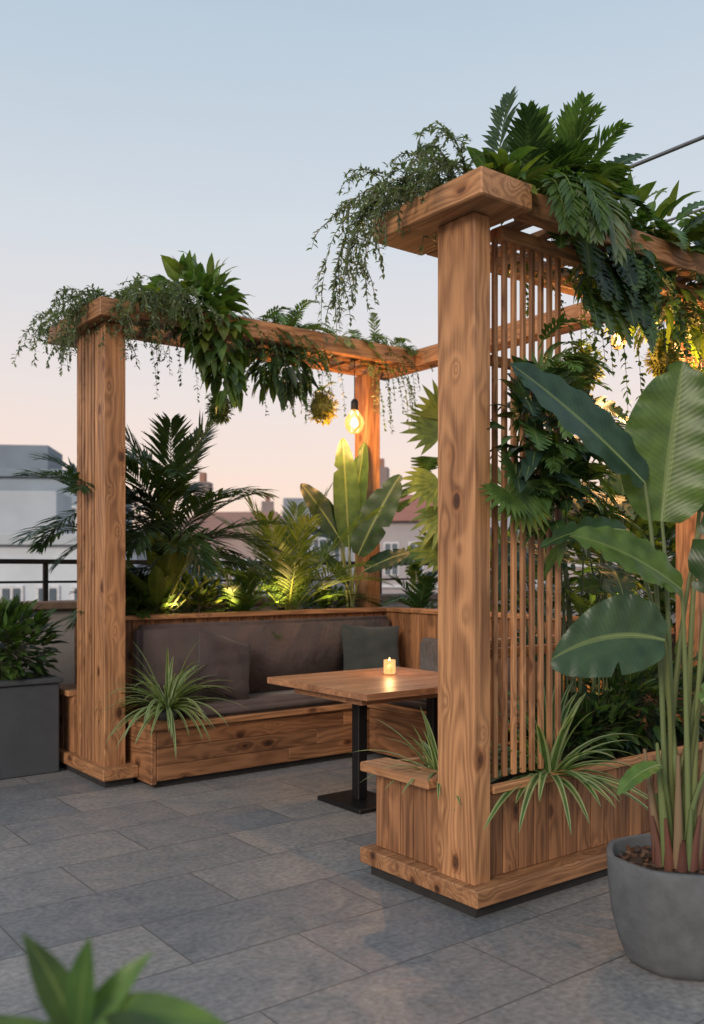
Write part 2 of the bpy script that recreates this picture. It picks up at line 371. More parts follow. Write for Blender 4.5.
box('corner_post',5.03,5.18,6.36,6.54,0,3.187,WL,pg)
box('side_beam',5.183,5.27,3.42,5.896,3.19,3.33,WL,pg,.006)
box('side_beam',5.273,5.36,3.42,6.52,3.19,3.33,WL,pg,.006)
# ------------------------------------------------------------------ bench
bn=empty('built_in_bench')
for k,(a,b_) in enumerate(((.05,.15),(.153,.265),(.268,.385))):
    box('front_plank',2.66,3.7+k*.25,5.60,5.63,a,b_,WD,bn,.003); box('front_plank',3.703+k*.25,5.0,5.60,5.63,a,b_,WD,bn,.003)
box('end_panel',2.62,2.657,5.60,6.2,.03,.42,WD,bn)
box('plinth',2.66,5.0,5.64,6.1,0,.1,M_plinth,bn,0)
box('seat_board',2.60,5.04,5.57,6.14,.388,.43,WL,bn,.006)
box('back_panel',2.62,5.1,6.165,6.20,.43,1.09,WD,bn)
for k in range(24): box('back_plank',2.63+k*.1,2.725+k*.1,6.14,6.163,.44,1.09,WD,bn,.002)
box('back_cap',2.60,5.2,6.10,6.27,1.092,1.125,WL,bn,.005)
box('return_front_plank',4.42,4.45,4.2,5.56,.05,.385,WD,bn)
box('return_seat_board',4.40,5.05,4.2,5.565,.388,.43,WL,bn)
for k in range(20): box('return_back_plank',5.055,5.085,4.2+k*.1,4.295+k*.1,.44,1.09,WD,bn,.002)
box('return_back_cap',5.03,5.2,4.15,6.097,1.092,1.125,WL,bn,.005)
def cushion(name,x0,x1,y0,y1,z0,z1,mat,par,bev=.035):
    o=box(name,x0,x1,y0,y1,z0,z1,mat,par,bev,0,4); return o
cushion('seat_cushion',2.92,4.98,5.58,6.02,.432,.512,M_cush,bn,.03)
cushion('seat_cushion',4.45,5.04,4.25,5.57,.432,.505,M_cush,bn,.028)
cushion('back_cushion',2.72,5.04,6.02,6.135,.47,1.06,M_cush,bn,.045)
cushion('back_cushion',4.955,5.05,4.25,5.6,.51,.9,M_cush,bn,.04)
def pillow(name,loc,size,rot,mat):
    n=16; vs=[];fs=[]
    for s in (1,-1):
        for i in range(n+1):
            for j in range(n+1):
                u=i/n*2-1; v=j/n*2-1
                edge=max(0,(1-u**4)*(1-v**4))
                x=u*(1-.09*(1-v*v)); y=v*(1-.09*(1-u*u))
                z=s*.5*(edge**.55)*(1+.09*math.sin(u*7+v*3)+.05*math.sin(v*11-u*4))
                vs.append((x*size/2,y*size/2,z*.17))
    N1=(n+1)**2
    for s in (0,1):
        for i in range(n):
            for j in range(n):
                a=s*N1+i*(n+1)+j; q=(a,a+n+1,a+n+2,a+1)
                fs.append(q if s==0 else q[::-1])
    me=bpy.data.meshes.new(name); me.from_pydata(vs,[],fs); me.materials.append(mat)
    for p in me.polygons: p.use_smooth=True
    o=bpy.data.objects.new(name,me); o.location=loc; o.rotation_euler=rot; return link(o)
pillow('throw_pillow',(3.30,5.84,.76),.48,(math.radians(66),math.radians(20),math.radians(4)),M_pb)
pillow('throw_pillow',(4.68,5.86,.76),.52,(math.radians(68),math.radians(3),math.radians(-22)),M_pg)
rp=empty('raised_planter_box')
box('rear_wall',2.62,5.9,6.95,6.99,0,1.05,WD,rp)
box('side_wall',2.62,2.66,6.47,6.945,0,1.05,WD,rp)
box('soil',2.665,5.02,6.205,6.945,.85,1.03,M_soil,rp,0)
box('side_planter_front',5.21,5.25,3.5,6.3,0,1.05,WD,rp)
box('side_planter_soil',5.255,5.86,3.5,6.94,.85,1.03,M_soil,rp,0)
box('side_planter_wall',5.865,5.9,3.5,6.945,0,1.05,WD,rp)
# ------------------------------------------------------------------ table
tb=empty('dining_table')
for k in range(7): box('top_board',3.2,4.3,4.05+k*.15,4.1985+k*.15,.71,.75,WT,tb,.002)
box('apron',3.28,4.22,4.2,4.9,.66,.708,WT,tb)
for x in (3.5,4.12):
    box('leg',x-.035,x+.035,4.5-.035,4.5+.035,.03,.66,M_black,tb,.004)
    box('base_plate',x-.05,x+.05,4.12,4.88,.002,.03,M_black,tb,.006) if x>4 else box('base_plate',x-.17,x+.17,4.28,4.72,.002,.03,M_black,tb,.006)
def lathe(name,prof,mat,parent=None,loc=(0,0,0),ns=24,smooth=True):
    vs=[];fs=[]
    for r,z in prof:
        for k in range(ns): vs.append((r*math.cos(k/ns*6.28318),r*math.sin(k/ns*6.28318),z))
    for i in range(len(prof)-1):
        for k in range(ns): a=i*ns+k; b=i*ns+(k+1)%ns; fs.append((a,b,b+ns,a+ns))
    me=bpy.data.meshes.new(name); me.from_pydata(vs,[],fs); me.materials.append(mat)
    for p in me.polygons: p.use_smooth=smooth
    o=bpy.data.objects.new(name,me); o.location=loc; return link(o,parent)
def glowglass(name,em,es,tint=(1,1,1)):
    m,nt,out=new_mat(name); L=nt.links
    t=N(nt,'ShaderNodeBsdfTransparent'); t.inputs[0].default_value=(*tint,1); g=N(nt,'ShaderNodeBsdfGlossy'); g.inputs['Roughness'].default_value=.05
    lw=N(nt,'ShaderNodeLayerWeight'); lw.inputs[0].default_value=.35
    mx=N(nt,'ShaderNodeMixShader'); L.new(lw.outputs['Fresnel'],mx.inputs[0]); L.new(t.outputs[0],mx.inputs[1]); L.new(g.outputs[0],mx.inputs[2])
    e=N(nt,'ShaderNodeEmission'); e.inputs[0].default_value=(*em,1); e.inputs[1].default_value=es  # faint warm emission added to the glass itself, imitating glow from inside
    ad=N(nt,'ShaderNodeAddShader'); L.new(mx.outputs[0],ad.inputs[0]); L.new(e.outputs[0],ad.inputs[1]); L.new(ad.outputs[0],out.inputs[0]); return m
def emis(name,c,s):
    m,nt,out=new_mat(name); e=N(nt,'ShaderNodeEmission'); e.inputs[0].default_value=(*c,1); e.inputs[1].default_value=s; nt.links.new(e.outputs[0],out.inputs[0]); return m
M_bulb=glowglass('bulb_glass',(1,.40,.10),.5,(1,.88,.7)); M_fil=emis('filament',(1,.6,.25),14); M_flame=emis('flame',(1,.55,.18),12)
M_votive=glowglass('votive_glass',(1,.5,.2),.35,(1,.85,.7))
def plight(name,loc,p,parent,col=(1,.54,.22),r=.03):
    l=bpy.data.lights.new(name,'POINT'); l.energy=p; l.color=col; l.shadow_soft_size=r
    o=bpy.data.objects.new(name,l); o.location=loc; return link(o,parent)
cd=empty('candle_holder',(3.95,4.75,.75))
lathe('glass_cup',[(.001,.003),(.036,.003),(.04,.01),(.04,.095),(.037,.095),(.036,.012)],M_votive,cd,(3.95,4.75,.75))
lathe('candle',[(.001,.06),(.03,.06),(.032,.055),(.032,.013)],M_candle,cd,(3.95,4.75,.75))
lathe('flame',[(.001,.062),(.008,.075),(.006,.09),(.001,.112)],M_flame,cd,(3.95,4.75,.75),10)
plight('candle_light',(3.95,4.75,.89),2.0,cd,r=.015)
def bulb(loc,top,power,s=1.0):
    e=empty('pendant_bulb',loc); x,y,z=loc
    lathe('glass',[(.001,-.085*s),(.035*s,-.077*s),(.062*s,-.045*s),(.072*s,-.005),(.066*s,.03*s),(.044*s,.06*s),(.024*s,.09*s)],M_bulb,e,loc)
    lathe('filament',[(.001,-.04*s),(.024*s,-.025*s),(.028*s,.0),(.016*s,.03*s),(.001,.04*s)],M_fil,e,loc,12)
    lathe('socket',[(.024*s,.085*s),(.027*s,.09*s),(.027*s,.15*s),(.012*s,.17*s),(.001,.172*s)],M_black,e,loc)
    lathe('cable',[(.004,.16*s),(.004,top-z)],M_black,e,loc,6)
    plight('bulb_light',(x+.0,y,z-.06*s),power,e,r=.04)
bulb((4.66,6.06,2.68),3.2,55,1.15); bulb((4.80,3.16,2.70),3.0,42,1.05); bulb((4.18,3.08,2.70),2.97,14,.6)
def spot(loc,tgt,power):
    e=empty('garden_spotlight',loc)
    lathe('lamp_head',[(.02,-.05),(.032,-.045),(.035,.03),(.03,.03),(.028,-.03),(.001,-.035)],M_black,e,loc,14)
    lathe('stake',[(.006,-.16),(.006,-.04)],M_black,e,loc,6)
    l=bpy.data.lights.new('spot_lamp','SPOT'); l.energy=power; l.color=(1,.62,.22); l.spot_size=math.radians(150); l.spot_blend=1; l.shadow_soft_size=.03
    q=bpy.data.objects.new('spot_lamp',l); q.location=V(loc)+V((0,0,.035)); q.rotation_euler=(V(tgt)-V(loc)).to_track_quat('-Z','Y').to_euler(); link(q,e)
spot((3.12,6.29,1.12),(3.2,6.62,1.9),26); spot((4.08,6.29,1.12),(4.2,6.7,1.8),26); spot((4.6,6.29,1.12),(4.7,6.6,1.9),14); spot((3.6,6.29,1.12),(3.6,6.7,1.8),12); spot((5.4,4.0,1.12),(5.6,4.3,2),32); spot((4.3,3.2,.62),(4.4,3.36,1.3),14)

# ------------------------------------------------------------------ near pergola + planter
np_=empty('wooden_pergola')
box('post',2.74,2.84,2.74,2.97,.1,2.955,WL,np_,.006)
box('tray_front',2.95,5.4,2.64,2.72,2.96,3.07,WL,np_,.006)
box('tray_rear',2.95,5.4,3.20,3.28,2.96,3.07,WL,np_,.006)
box('cap_board',2.64,2.945,2.60,3.30,2.958,3.072,WL,np_,.007)
for k in range(13): box('tray_slat',3.05+k*.18,3.11+k*.18,2.723,3.197,2.975,3.005,WL,np_,.003)
box('under_beam',2.95,5.3,2.78,2.85,2.90,2.957,WL,np_,.004)
for k in range(9): box('lattice_slat',2.862+k*.06,2.888+k*.06,2.80,2.820,.54,2.897,WL,np_,.003)
for z in (1.06,2.35): box('lattice_rail',2.843,3.40,2.824,2.85,z,z+.045,WL,np_,.003)
box('far_post',5.20,5.36,3.24,3.40,0,2.955,WL,np_)
for k in range(30): box('low_lattice',3.42+k*.058,3.445+k*.058,3.42,3.44,.5,1.04,WL,np_,.002)
box('low_lattice_rail',3.40,5.19,3.40,3.47,1.042,1.08,WL,np_,.003)
pb=empty('wooden_planter_box')
for k in range(5): box('side_plank',2.76,2.79,2.975+k*.09,3.06+k*.09,.13,.488,WD,pb,.003)
for k in range(25): box('front_plank',2.845+k*.1,2.94+k*.1,2.765,2.785,.13,.488,WD,pb,.003)
box('rim',2.69,2.86,2.975,3.46,.49,.535,WL,pb,.006)
box('rim',2.862,5.35,2.745,2.783,.49,.525,WL,pb,.004)
box('rim',2.865,5.35,3.36,3.40,.49,.53,WL,pb,.004)
box('rear_panel',2.795,5.19,3.405,3.419,.1,.488,WD,pb,.003)
box('skirting',2.69,5.4,2.675,3.46,.055,.128,WL,pb,.006)
box('plinth',2.73,5.36,2.72,3.42,0,.055,M_plinth,pb,0)
box('soil',2.865,5.2,2.79,3.355,.3,.465,M_soil,pb,0)

dp=empty('metal_planter')
box('body',.7,2.33,6.5,7.0,.0,.64,M_dgrey,dp,.008); 
box('rim',.68,2.35,6.48,7.02,.642,.68,M_dgrey,dp,.008)
cr=empty('steel_pole_frame')
Mstl=simple('steel',(.25,.25,.27),.4,.7)
def rod(name,a,b,r,mat,par):
    a=V(a);b=V(b); o=lathe(name,[(r,0),(r,(b-a).length)],mat,par,tuple(a),8); o.rotation_euler=(b-a).to_track_quat('Z','Y').to_euler(); return o
rod('rod',(3.84,3.25,3.44),(3.62,.5,3.32),.010,Mstl,cr); rod('stub',(3.84,3.25,3.06),(3.84,3.25,3.45),.010,Mstl,cr)
rod('rod',(4.6,3.25,3.44),(4.36,.5,3.32),.008,Mstl,cr); rod('pole',(3.62,.5,0),(3.62,.5,3.34),.02,Mstl,cr); rod('stub',(4.6,3.25,3.06),(4.6,3.25,3.45),.010,Mstl,cr); rod('pole',(4.36,.5,0),(4.36,.5,3.34),.02,Mstl,cr)

# ------------------------------------------------------------------ big pot + banana
PX,PY=3.03,1.97
pe=empty('concrete_pot',(PX,PY,0))
def potmesh():
    ns=96; prof=[(.001,.0),(.165,0),(.185,.006),(.20,.03),(.225,.09),(.247,.17),(.260,.26),(.266,.36),(.267,.392),(.262,.398),(.246,.398),(.242,.392),(.240,.33)]
    vs=[];fs=[]
    for r,z in prof:
        for k in range(ns):
            a=k/ns*6.28318; q=((a-.25)%(math.pi/4))-math.pi/8      # softly eight-sided
            rr=r*(1-.55*(1-math.cos(math.pi/8)/math.cos(q))) if r>.01 else r
            vs.append((rr*math.cos(a),rr*math.sin(a),z))
    for i in range(len(prof)-1):
        for k in range(ns): a=i*ns+k; b=i*ns+(k+1)%ns; fs.append((a,b,b+ns,a+ns))
    me=bpy.data.meshes.new('pot_body'); me.from_pydata(vs,[],fs); me.materials.append(M_pot)
    for p in me.polygons: p.use_smooth=True
    o=bpy.data.objects.new('pot_body',me); o.location=(PX,PY,0); link(o,pe)
potmesh()
lathe('soil',[(.238,.34),(.15,.355),(.001,.36)],M_soil,pe,(PX,PY,0))
bk=PM()
for _ in range(260):
    a=ru(0,6.28);r=.215*math.sqrt(rnd()); bk.blade((PX+r*math.cos(a),PY+r*math.sin(a),.358),(ru(-1,1),ru(-1,1),ru(-.2,.4)),(ru(-1,1),ru(-1,1),1),ru(.02,.045),ru(.012,.022),paddle,0,.1,2,1,vary((.085,.04,.022),.4))
bk.done('bark_chips',[MST,MST],pe)
def q3(a,b,c,n=10):
    a,b,c=V(a),V(b),V(c); return [a*(1-t)**2+b*2*t*(1-t)+c*t*t for t in [i/n for i in range(n+1)]]
ban=PM()
C0=V((PX,PY,.35))
def loc(r,z,f=0): return V((PX,PY,0))+R*r-F*f+V((0,0,z))
def bleaf(M,root,base,tipdir,n,L,W,col,g=.5,prof=paddle,wav=.03,rag=.12,ctrl=None,sr=.014,fold=.22):
    root=V(root);base=V(base)
    mid=ctrl or (V((root.x*.75+base.x*.25,root.y*.75+base.y*.25,base.z*.75+root.z*.25)))
    pts=q3(root,mid,base); M.tube(pts,sr,sr*.45,vary((.12,.155,.055),.25),7)
    M.blade(base,tipdir,n,L,W,prof,g=g,fold=fold,seg=28,cross=4,col=col,wav=wav,rag=rag)
    p=base.copy(); d=V(tipdir).normalized(); mp=[p.copy()]
    for i in range(28): p=p+d*(L/28); d=(d+V((0,0,-g/28))).normalized(); mp.append(p.copy())
    nn=(V(n)-d*V(n).dot(d)).normalized()
    M.tube([q-nn*.003 for q in mp[:26]],sr*.5,.002,(.16,.22,.08),5)
def dv(r,z,f): return R*r-F*f+V((0,0,z))
BGB=(.030,.070,.042)
BL=[
 ((-.14,1.77,.05),(-.72,.74,.05),(.45,.5,.75),.66,.26,BGB,.25),
 ((-.06,1.63,.0),(.12,1,.0),(-.25,.0,1),.60,.36,(.075,.145,.035),.22),
 ((-.03,1.38,.12),(-.82,.62,.15),(.3,.65,.6),.47,.24,(.09,.16,.04),.5),
 ((-.10,1.20,.15),(-.93,.25,.15),(.15,.25,.95),.44,.30,(.04,.088,.048),.85),
 ((.12,1.66,-.05),(.75,.75,.1),(-.4,.3,.8),.55,.26,MG,.5),
 ((.07,1.36,.1),(.35,.95,.2),(-.5,.2,.8),.52,.26,DG,.4),
 ((.10,1.25,.12),(.85,.2,.3),(-.2,.8,.5),.45,.2,MG,.9),
 ((-.16,1.60,-.1),(-.8,.15,-.1),(.2,.8,.5),.34,.17,DG,.8),
 ((.04,.98,.12),(.65,.6,.3),(-.3,.6,.6),.32,.13,LG,.9),
 ((-.12,.76,.16),(-.85,-.1,.25),(.0,.9,.4),.20,.08,LG,.9),
 ((.15,1.95,-.1),(.5,.85,-.2),(-.4,.2,.9),.5,.22,MG,.4),
 ((.16,1.0,-.05),(.9,.3,-.3),(-.2,.8,.3),.4,.17,DG,.9),
 ((.10,.80,.14),(.4,.8,.4),(-.2,.3,.9),.26,.12,LG,.6),
]
for (b,d,n,L_,W_,c,g) in BL:
    a=ru(0,6.28); root=C0+V((math.cos(a),math.sin(a),0))*ru(.02,.07)
    bleaf(ban,root,loc(*b),dv(*d),dv(*n),L_,W_,c,g,sr=.013)
for k in range(13):
    a=k*.62; root=C0+V((math.cos(a),math.sin(a),0))*.06; top=C0+V((math.cos(a),math.sin(a),0))*ru(.05,.14)+V((0,0,ru(.15,.6)))
    ban.tube(q3(root,(root+top)/2,top),.023,.006,random.choice([(.13,.17,.06),(.17,.12,.07),(.10,.14,.05),(.2,.14,.08)]),8)
for k in range(12):
    a=k*.6+.3; root=C0+V((math.cos(a),math.sin(a),0))*.07; ban.tube([root,root+V((math.cos(a)*.01,math.sin(a)*.01,.08)),root+V((math.cos(a)*.035,math.sin(a)*.035,ru(.12,.24)))],.024,.005,vary((.13,.05,.035)),8)
ban.done('banana_plant',[MB_,MST],None)

# ------------------------------------------------------------------ back bird-of-paradise
b2=PM(); c2=V((4.83,6.36,1.03))
def l2(r,z,f=0): return c2+R*r-F*f+V((0,0,z))
for b,d,n,L_,W_,c in [((0,.62,0),(-.05,1,0),(.2,0,1),.95,.24,(.055,.12,.035)),((-.06,.66,.02),(-.50,.85,.1),(.5,.3,.8),.62,.26,(.022,.05,.03)),((.08,.55,.05),(.40,.9,.1),(-.3,.1,1),.78,.30,(.028,.065,.03)),
   ((.14,.42,.05),(.8,.45,.2),(-.2,.6,.7),.42,.2,(.022,.05,.03)),((-.1,.7,0),(-.8,.25,.1),(.2,.8,.5),.42,.16,DG),((.02,.7,-.05),(.12,1,0),(-.4,0,.9),.85,.2,(.045,.1,.03)),((-.02,.3,.05),(-.5,.8,.3),(.3,.4,.8),.35,.12,DG)]:
    bleaf(b2,c2+V((ru(-.03,.03),ru(-.03,.03),0)),l2(*b),dv(*d),dv(*n),L_,W_,c,.3,rag=.04,wav=.015)
b2.done('bird_of_paradise_plant',[MB_,MST])

# ------------------------------------------------------------------ palms
def palm(name,c,n,L,cols,g=1.3,ll=.26,lw=.022,trunk=0,lo=.15,hi=1.35,nl=24,spread=0):
    M=PM(); c=V(c)
    if trunk: M.tube([c,c+V((.01,.01,trunk*.5)),c+V((0,0,trunk))],.028,.022,(.07,.055,.03),8); c=c+V((0,0,trunk))
    for k in range(n):
        a=k*2.4+ru(-.3,.3); e=lo+(hi-lo)*((k+.5)/n); d=V((math.cos(a)*math.cos(e),math.sin(a)*math.cos(e),math.sin(e)))
        frond(M,c-V((0,0,rnd()*spread)),d,L*ru(.8,1.1),g*ru(.7,1.2),nl,ll,lw,random.choice(cols))
    return M.done(name,[ML,MST])
palm('palm_plant',(3.20,6.5,1.0),32,.86,[DG,(.024,.05,.022)],1.1,.30,.028,.95,-.1,1.3,24,.5)
palm('palm_plant',(4.32,6.55,1.02),19,1.12,[(.09,.14,.032),MG],1.3,.30,.022,0,.7,1.45,28)
palm('palm_plant',(2.66,6.66,1.0),17,.62,[DG,BG],1.3,.26,.024,.98,.0,1.35,22,.35)
palm('fern_plant',(3.78,6.45,1.02),18,.55,[MG,LG],1.5,.14,.024,0,.5,1.4,18)
palm('fern_plant',(5.55,6.25,1.02),12,.50,[MG,DG],1.4,.16,.026,0,.5,1.4,16)
palm('fern_plant',(2.85,6.5,1.02),14,.55,[MG,DG],1.4,.14,.026,0,.5,1.4,16)

m=PM(); c=V((3.08,6.46,1.02))
for k in range(19):
    a=k*2.4; e=ru(.75,1.35); d=V((math.cos(a)*math.cos(e),math.sin(a)*math.cos(e),math.sin(e)))
    b=c+d*ru(.08,.42); m.tube([c,b],.008,.006,(.1,.12,.04),5)
    m.blade(b,d,V((-math.cos(a),-math.sin(a),.6)),ru(.38,.55),ru(.12,.16),lance,g=.6,fold=.3,seg=12,cross=3,col=vary((.13,.18,.04)),wav=.02)
m.done('broadleaf_plant',[MB_,MST])
def lobed(M,base,d,n,L,W,col,g=.5,nper=4,nd=.75):
    M.blade(base,d,n,L,W,heart,g=g,fold=.12,seg=24,cross=4,col=col,notch=nper,nd=nd,sweep=.35,wav=.01)
m=PM(); c=V((5.62,5.95,1.02))
for k in range(10):
    z=ru(.5,1.5); a=ru(0,6.28); b=c+V((math.cos(a)*ru(.15,.4),math.sin(a)*ru(.15,.4),z)); m.tube(q3(c,c+V((0,0,z*.7)),b,6),.008,.005,(.1,.14,.05),5)
    lobed(m,b,V((math.cos(a),math.sin(a),.15)),V((-.3,-.6,.9)),ru(.32,.5),ru(.3,.4),vary((.12,.18,.035)),1.0)
for r_,z_,dr,dz in ((.02,1.62,-.9,.3),(.0,1.2,-.9,-.25),(.08,.95,-.6,-.7),(.05,1.75,-.3,.95),(.05,.6,-.9,.1)):
    b=c+dv(r_-.1,z_,.2); m.tube(q3(c,c+V((0,0,z_*.7)),b,6),.008,.005,(.1,.14,.05),5)
    fan(m,b,dv(dr,dz,.3),dv(-.1,.4,.9),ru(.34,.42),9,.07,(.14,.19,.04),2.0)
m.done('monstera_plant',[MB_,MST])
def shrub(name,c,r,n,L,W,cols,**k):
    M=PM(); cluster(M,c,r,n,L,W,cols,**k); return M.done(name,[ML,MST])
shrub('shrub',(1.25,6.75,.97),(.55,.26,.36),900,.11,.055,[DG,MG,LG])
shrub('shrub',(2.0,6.72,.90),(.36,.24,.3),650,.11,.055,[DG,MG,MG])
shrub('shrub',(5.6,5.2,1.35),(.3,.5,.4),450,.14,.06,[DG,MG,YG])
shrub('shrub',(5.65,4.2,1.5),(.3,.6,.55),700,.16,.07,[DG,MG,YG])
shrub('shrub',(6.6,4.0,1.7),(.4,.9,.9),900,.22,.09,[DG,MG])
shrub('shrub',(4.5,3.1,.72),(.7,.2,.26),600,.13,.05,[DG,BG,MG])
shrub('shrub',(4.75,6.55,1.12),(.22,.2,.14),240,.1,.05,[DG,MG])
shrub('shrub',(3.5,6.6,1.16),(.3,.2,.2),320,.1,.05,[DG,MG,YG])
shrub('shrub',(2.95,6.55,1.18),(.25,.2,.2),280,.1,.05,[DG,MG])
shrub('shrub',(3.9,3.1,.6),(.4,.2,.16),380,.1,.05,[DG,MG])
bx=empty('shrub_planter'); box('body',6.1,7.1,3.0,5.0,0,.8,M_dgrey,bx,.01)

# spider plants
m=PM(); spider(m,(3.32,2.84,.48),66,.56,.062,(.085,.17,.055),1.2,lo=.2,hi=1.35); m.done('spider_plant',[MS,MST])
m=PM(); spider(m,(2.92,3.14,.48),46,.38,.034,(.10,.18,.055),1.2); m.done('spider_plant',[MS,MST])
m=PM(); spider(m,(2.80,5.74,.50),115,.50,.038,(.10,.18,.065),1.5,lo=.1); m.done('spider_plant',[MS,MST])
lathe('small_plant_pot',[(.001,.0),(.07,.0),(.085,.07),(.078,.07),(.001,.06)],M_dgrey,None,(2.80,5.74,.432))

# ------------------------------------------------------------------ tray foliage : back pergola
m=PM()
for k in range(50):
    x=ru(2.40,2.75); y=ru(5.82,6.7); a=ru(2.4,5.2); strand(m,(x,y,3.26),(math.cos(a),math.sin(a),ru(.2,1.4)),ru(.28,.58),ru(2.4,4),.040,.017,.020,SG,sub=.25)
for k in range(20):
    x=ru(2.6,3.0); strand(m,(x,ru(5.85,6.1),3.3),(ru(-.5,.5),-.8,ru(.3,1.2)),ru(.3,.6),2.8,.040,.017,.020,SG,sub=.2)
m.done('trailing_fern',[ML,MST])
m=PM(); cluster(m,(3.15,5.98,3.40),(.28,.2,.22),180,.19,.09,[YG,LG,LG,MG],g=1.2); cluster(m,(3.24,5.84,3.12),(.22,.1,.24),130,.18,.085,[LG,LG,YG,MG],g=2.0,up=-.4); cluster(m,(3.30,5.82,2.88),(.12,.08,.18),50,.16,.075,[LG,MG],g=2.0,up=-.7); m.done('pothos_plant',[ML,MST])
m=PM()
for x,y,l in ((3.75,6.1,.42),(4.0,6.05,.45),(4.12,6.2,.38)):
    for k in range(12):
        a=ru(0,6.28);e=ru(.0,1.3); frond(m,(x,y,3.3),(math.cos(a)*math.cos(e),math.sin(a)*math.cos(e),math.sin(e)),l*ru(.7,1.1),1.8,16,.10,.02,random.choice([DG,MG,LG]))
m.done('fern_plant',[ML,MST])
m=PM()
for x in (4.45,4.65,4.85,5.0,5.15):
    for k in range(8):
        a=ru(0,6.28);e=ru(.1,1.3); frond(m,(x,6.02,3.3),(math.cos(a)*math.cos(e),math.sin(a)*math.cos(e),math.sin(e)),ru(.2,.38),1.8,12,.08,.016,random.choice([SG,MG,LG]))
m.done('fern_plant',[ML,MST])
m=PM()
for k in range(46):
    x=random.choice([ru(3.45,4.3),ru(3.6,4.1),ru(4.75,5.1),ru(2.65,3.0)]); strand(m,(x,ru(5.86,6.3),3.26),(ru(-.3,.3),-.6,-.1),ru(.25,.9),4,.034,.02,.028,random.choice([DG,SG,MG]))
m.done('trailing_vine',[ML,MST])
shrub('hanging_plant',(3.9,6.0,3.05),(.26,.12,.2),150,.18,.06,[DG,MG,MG],g=2,up=-.4)

def mossball(loc,r,top,col):
    e=empty('moss_ball_planter',loc); M=PM(); cluster(M,loc,(r,r,r),620,.035,.018,[col],g=.6,up=0,seg=2); M.done('moss',[ML,MST],e)
    lathe('core',[(.001,-r*.8)]+[(r*.8*math.sin(a),-r*.8*math.cos(a)) for a in [i*.3 for i in range(1,10)]]+[(.001,r*.8)],simple('moss_core',tuple(x*.7 for x in col),.95,0,40,.5),e,loc,16)
    lathe('cord',[(.002,r*.7),(.002,top-loc[2])],M_soil,e,loc,5)
    M=PM()
    for k in range(5):
        a=ru(0,6.28);ee=ru(.3,1.2); frond(M,(loc[0],loc[1],loc[2]+r),(math.cos(a)*math.cos(ee),math.sin(a)*math.cos(ee),math.sin(ee)),ru(.10,.16),1.6,10,.05,.012,LG)
    M.done('fern_tuft',[ML,MST],e)
mossball((3.35,6.0,2.64),.09,3.2,(.10,.15,.05)); mossball((4.30,6.02,2.76),.12,3.2,(.30,.26,.06)); mossball((3.95,3.15,2.52),.11,2.97,(.15,.19,.05)); mossball((4.48,3.0,2.62),.09,2.97,(.2,.2,.05))

# ------------------------------------------------------------------ near pergola foliage
m=PM()
for k in range(34):
    y=ru(2.8,3.28); a=ru(2.2,4.0); strand(m,(ru(2.68,2.92),y,3.08),(math.cos(a)*.5+.15,.2+ru(-.4,.5),ru(.4,1.5)),ru(.24,.50),ru(2.0,4.0),.032,.013,.018,SG,sub=.22)
for k in range(9):
    strand(m,(2.65,ru(2.95,3.28),3.08),(-.5,.2,.1),ru(.4,.7),4.0,.032,.013,.018,SG,sub=.15)
m.done('trailing_fern',[ML,MST])
m=PM()
for k in range(18):
    x=ru(2.95,3.5); a=ru(2.8,6.4); e=ru(.75,1.5); frond(m,(x,2.86,3.05),(math.cos(a)*math.cos(e),math.sin(a)*math.cos(e)*.7,math.sin(e)),ru(.36,.58),ru(.7,1.8),20,.14,.024,random.choice([DG,MG,LG,LG]),ang=1.0)
for k in range(11):
    x=ru(3.0,3.35); frond(m,(x,2.68,3.09),(ru(-.4,.4),-.8,ru(.2,.8)),ru(.38,.55),ru(2.8,4),18,.13,.022,random.choice([MG,SG,MG]),ang=1.0)
m.done('palm_fern',[ML,MST])
m=PM()
for k in range(78):
    x=ru(3.3,4.9); a=ru(3.2,6.2); up=ru(-.2,1.2); b=V((x,ru(2.62,2.95),ru(3.02,3.26)))
    lobed(m,b,V((math.cos(a)*.7,math.sin(a),up)),V((ru(-.3,.3),-.5,.8)),ru(.18,.28),ru(.13,.2),vary(random.choice([DG,MG,LG,MG,YG])),ru(1.0,2.4),3,.7)
for k in range(22):
    x=ru(3.35,3.8); b=V((x,2.66,ru(2.6,3.0))); lobed(m,b,V((ru(-.5,.5),-.5,-.7)),V((ru(-.3,.3),-.8,.5)),ru(.2,.28),ru(.15,.2),vary(random.choice([DG,MG])),1.0,3,.7)
m.done('monstera_plant',[MB_,MST])
m=PM(); cluster(m,(2.98,2.78,3.14),(.15,.1,.08),60,.15,.055,[LG,YG,MG],g=1)
cluster(m,(3.7,2.74,2.9),(.25,.1,.16),120,.15,.065,[DG,MG,LG],g=2,up=-.5); cluster(m,(4.4,2.9,2.88),(.5,.2,.14),130,.15,.065,[MG,LG,YG],g=2,up=-.5)
cluster(m,(4.1,2.9,3.22),(.6,.16,.14),110,.16,.07,[MG,LG,YG],g=1)
m.done('pothos_plant',[ML,MST])
m=PM()
for k in range(46):
    x=ru(3.4,4.9); strand(m,(x,ru(2.66,3.25),2.98),(ru(-.3,.3),-.5,-.1),ru(.3,1.0),4,.040,.024,.028,random.choice([DG,LG,MG]))
m.done('trailing_vine',[ML,MST])
m=PM()
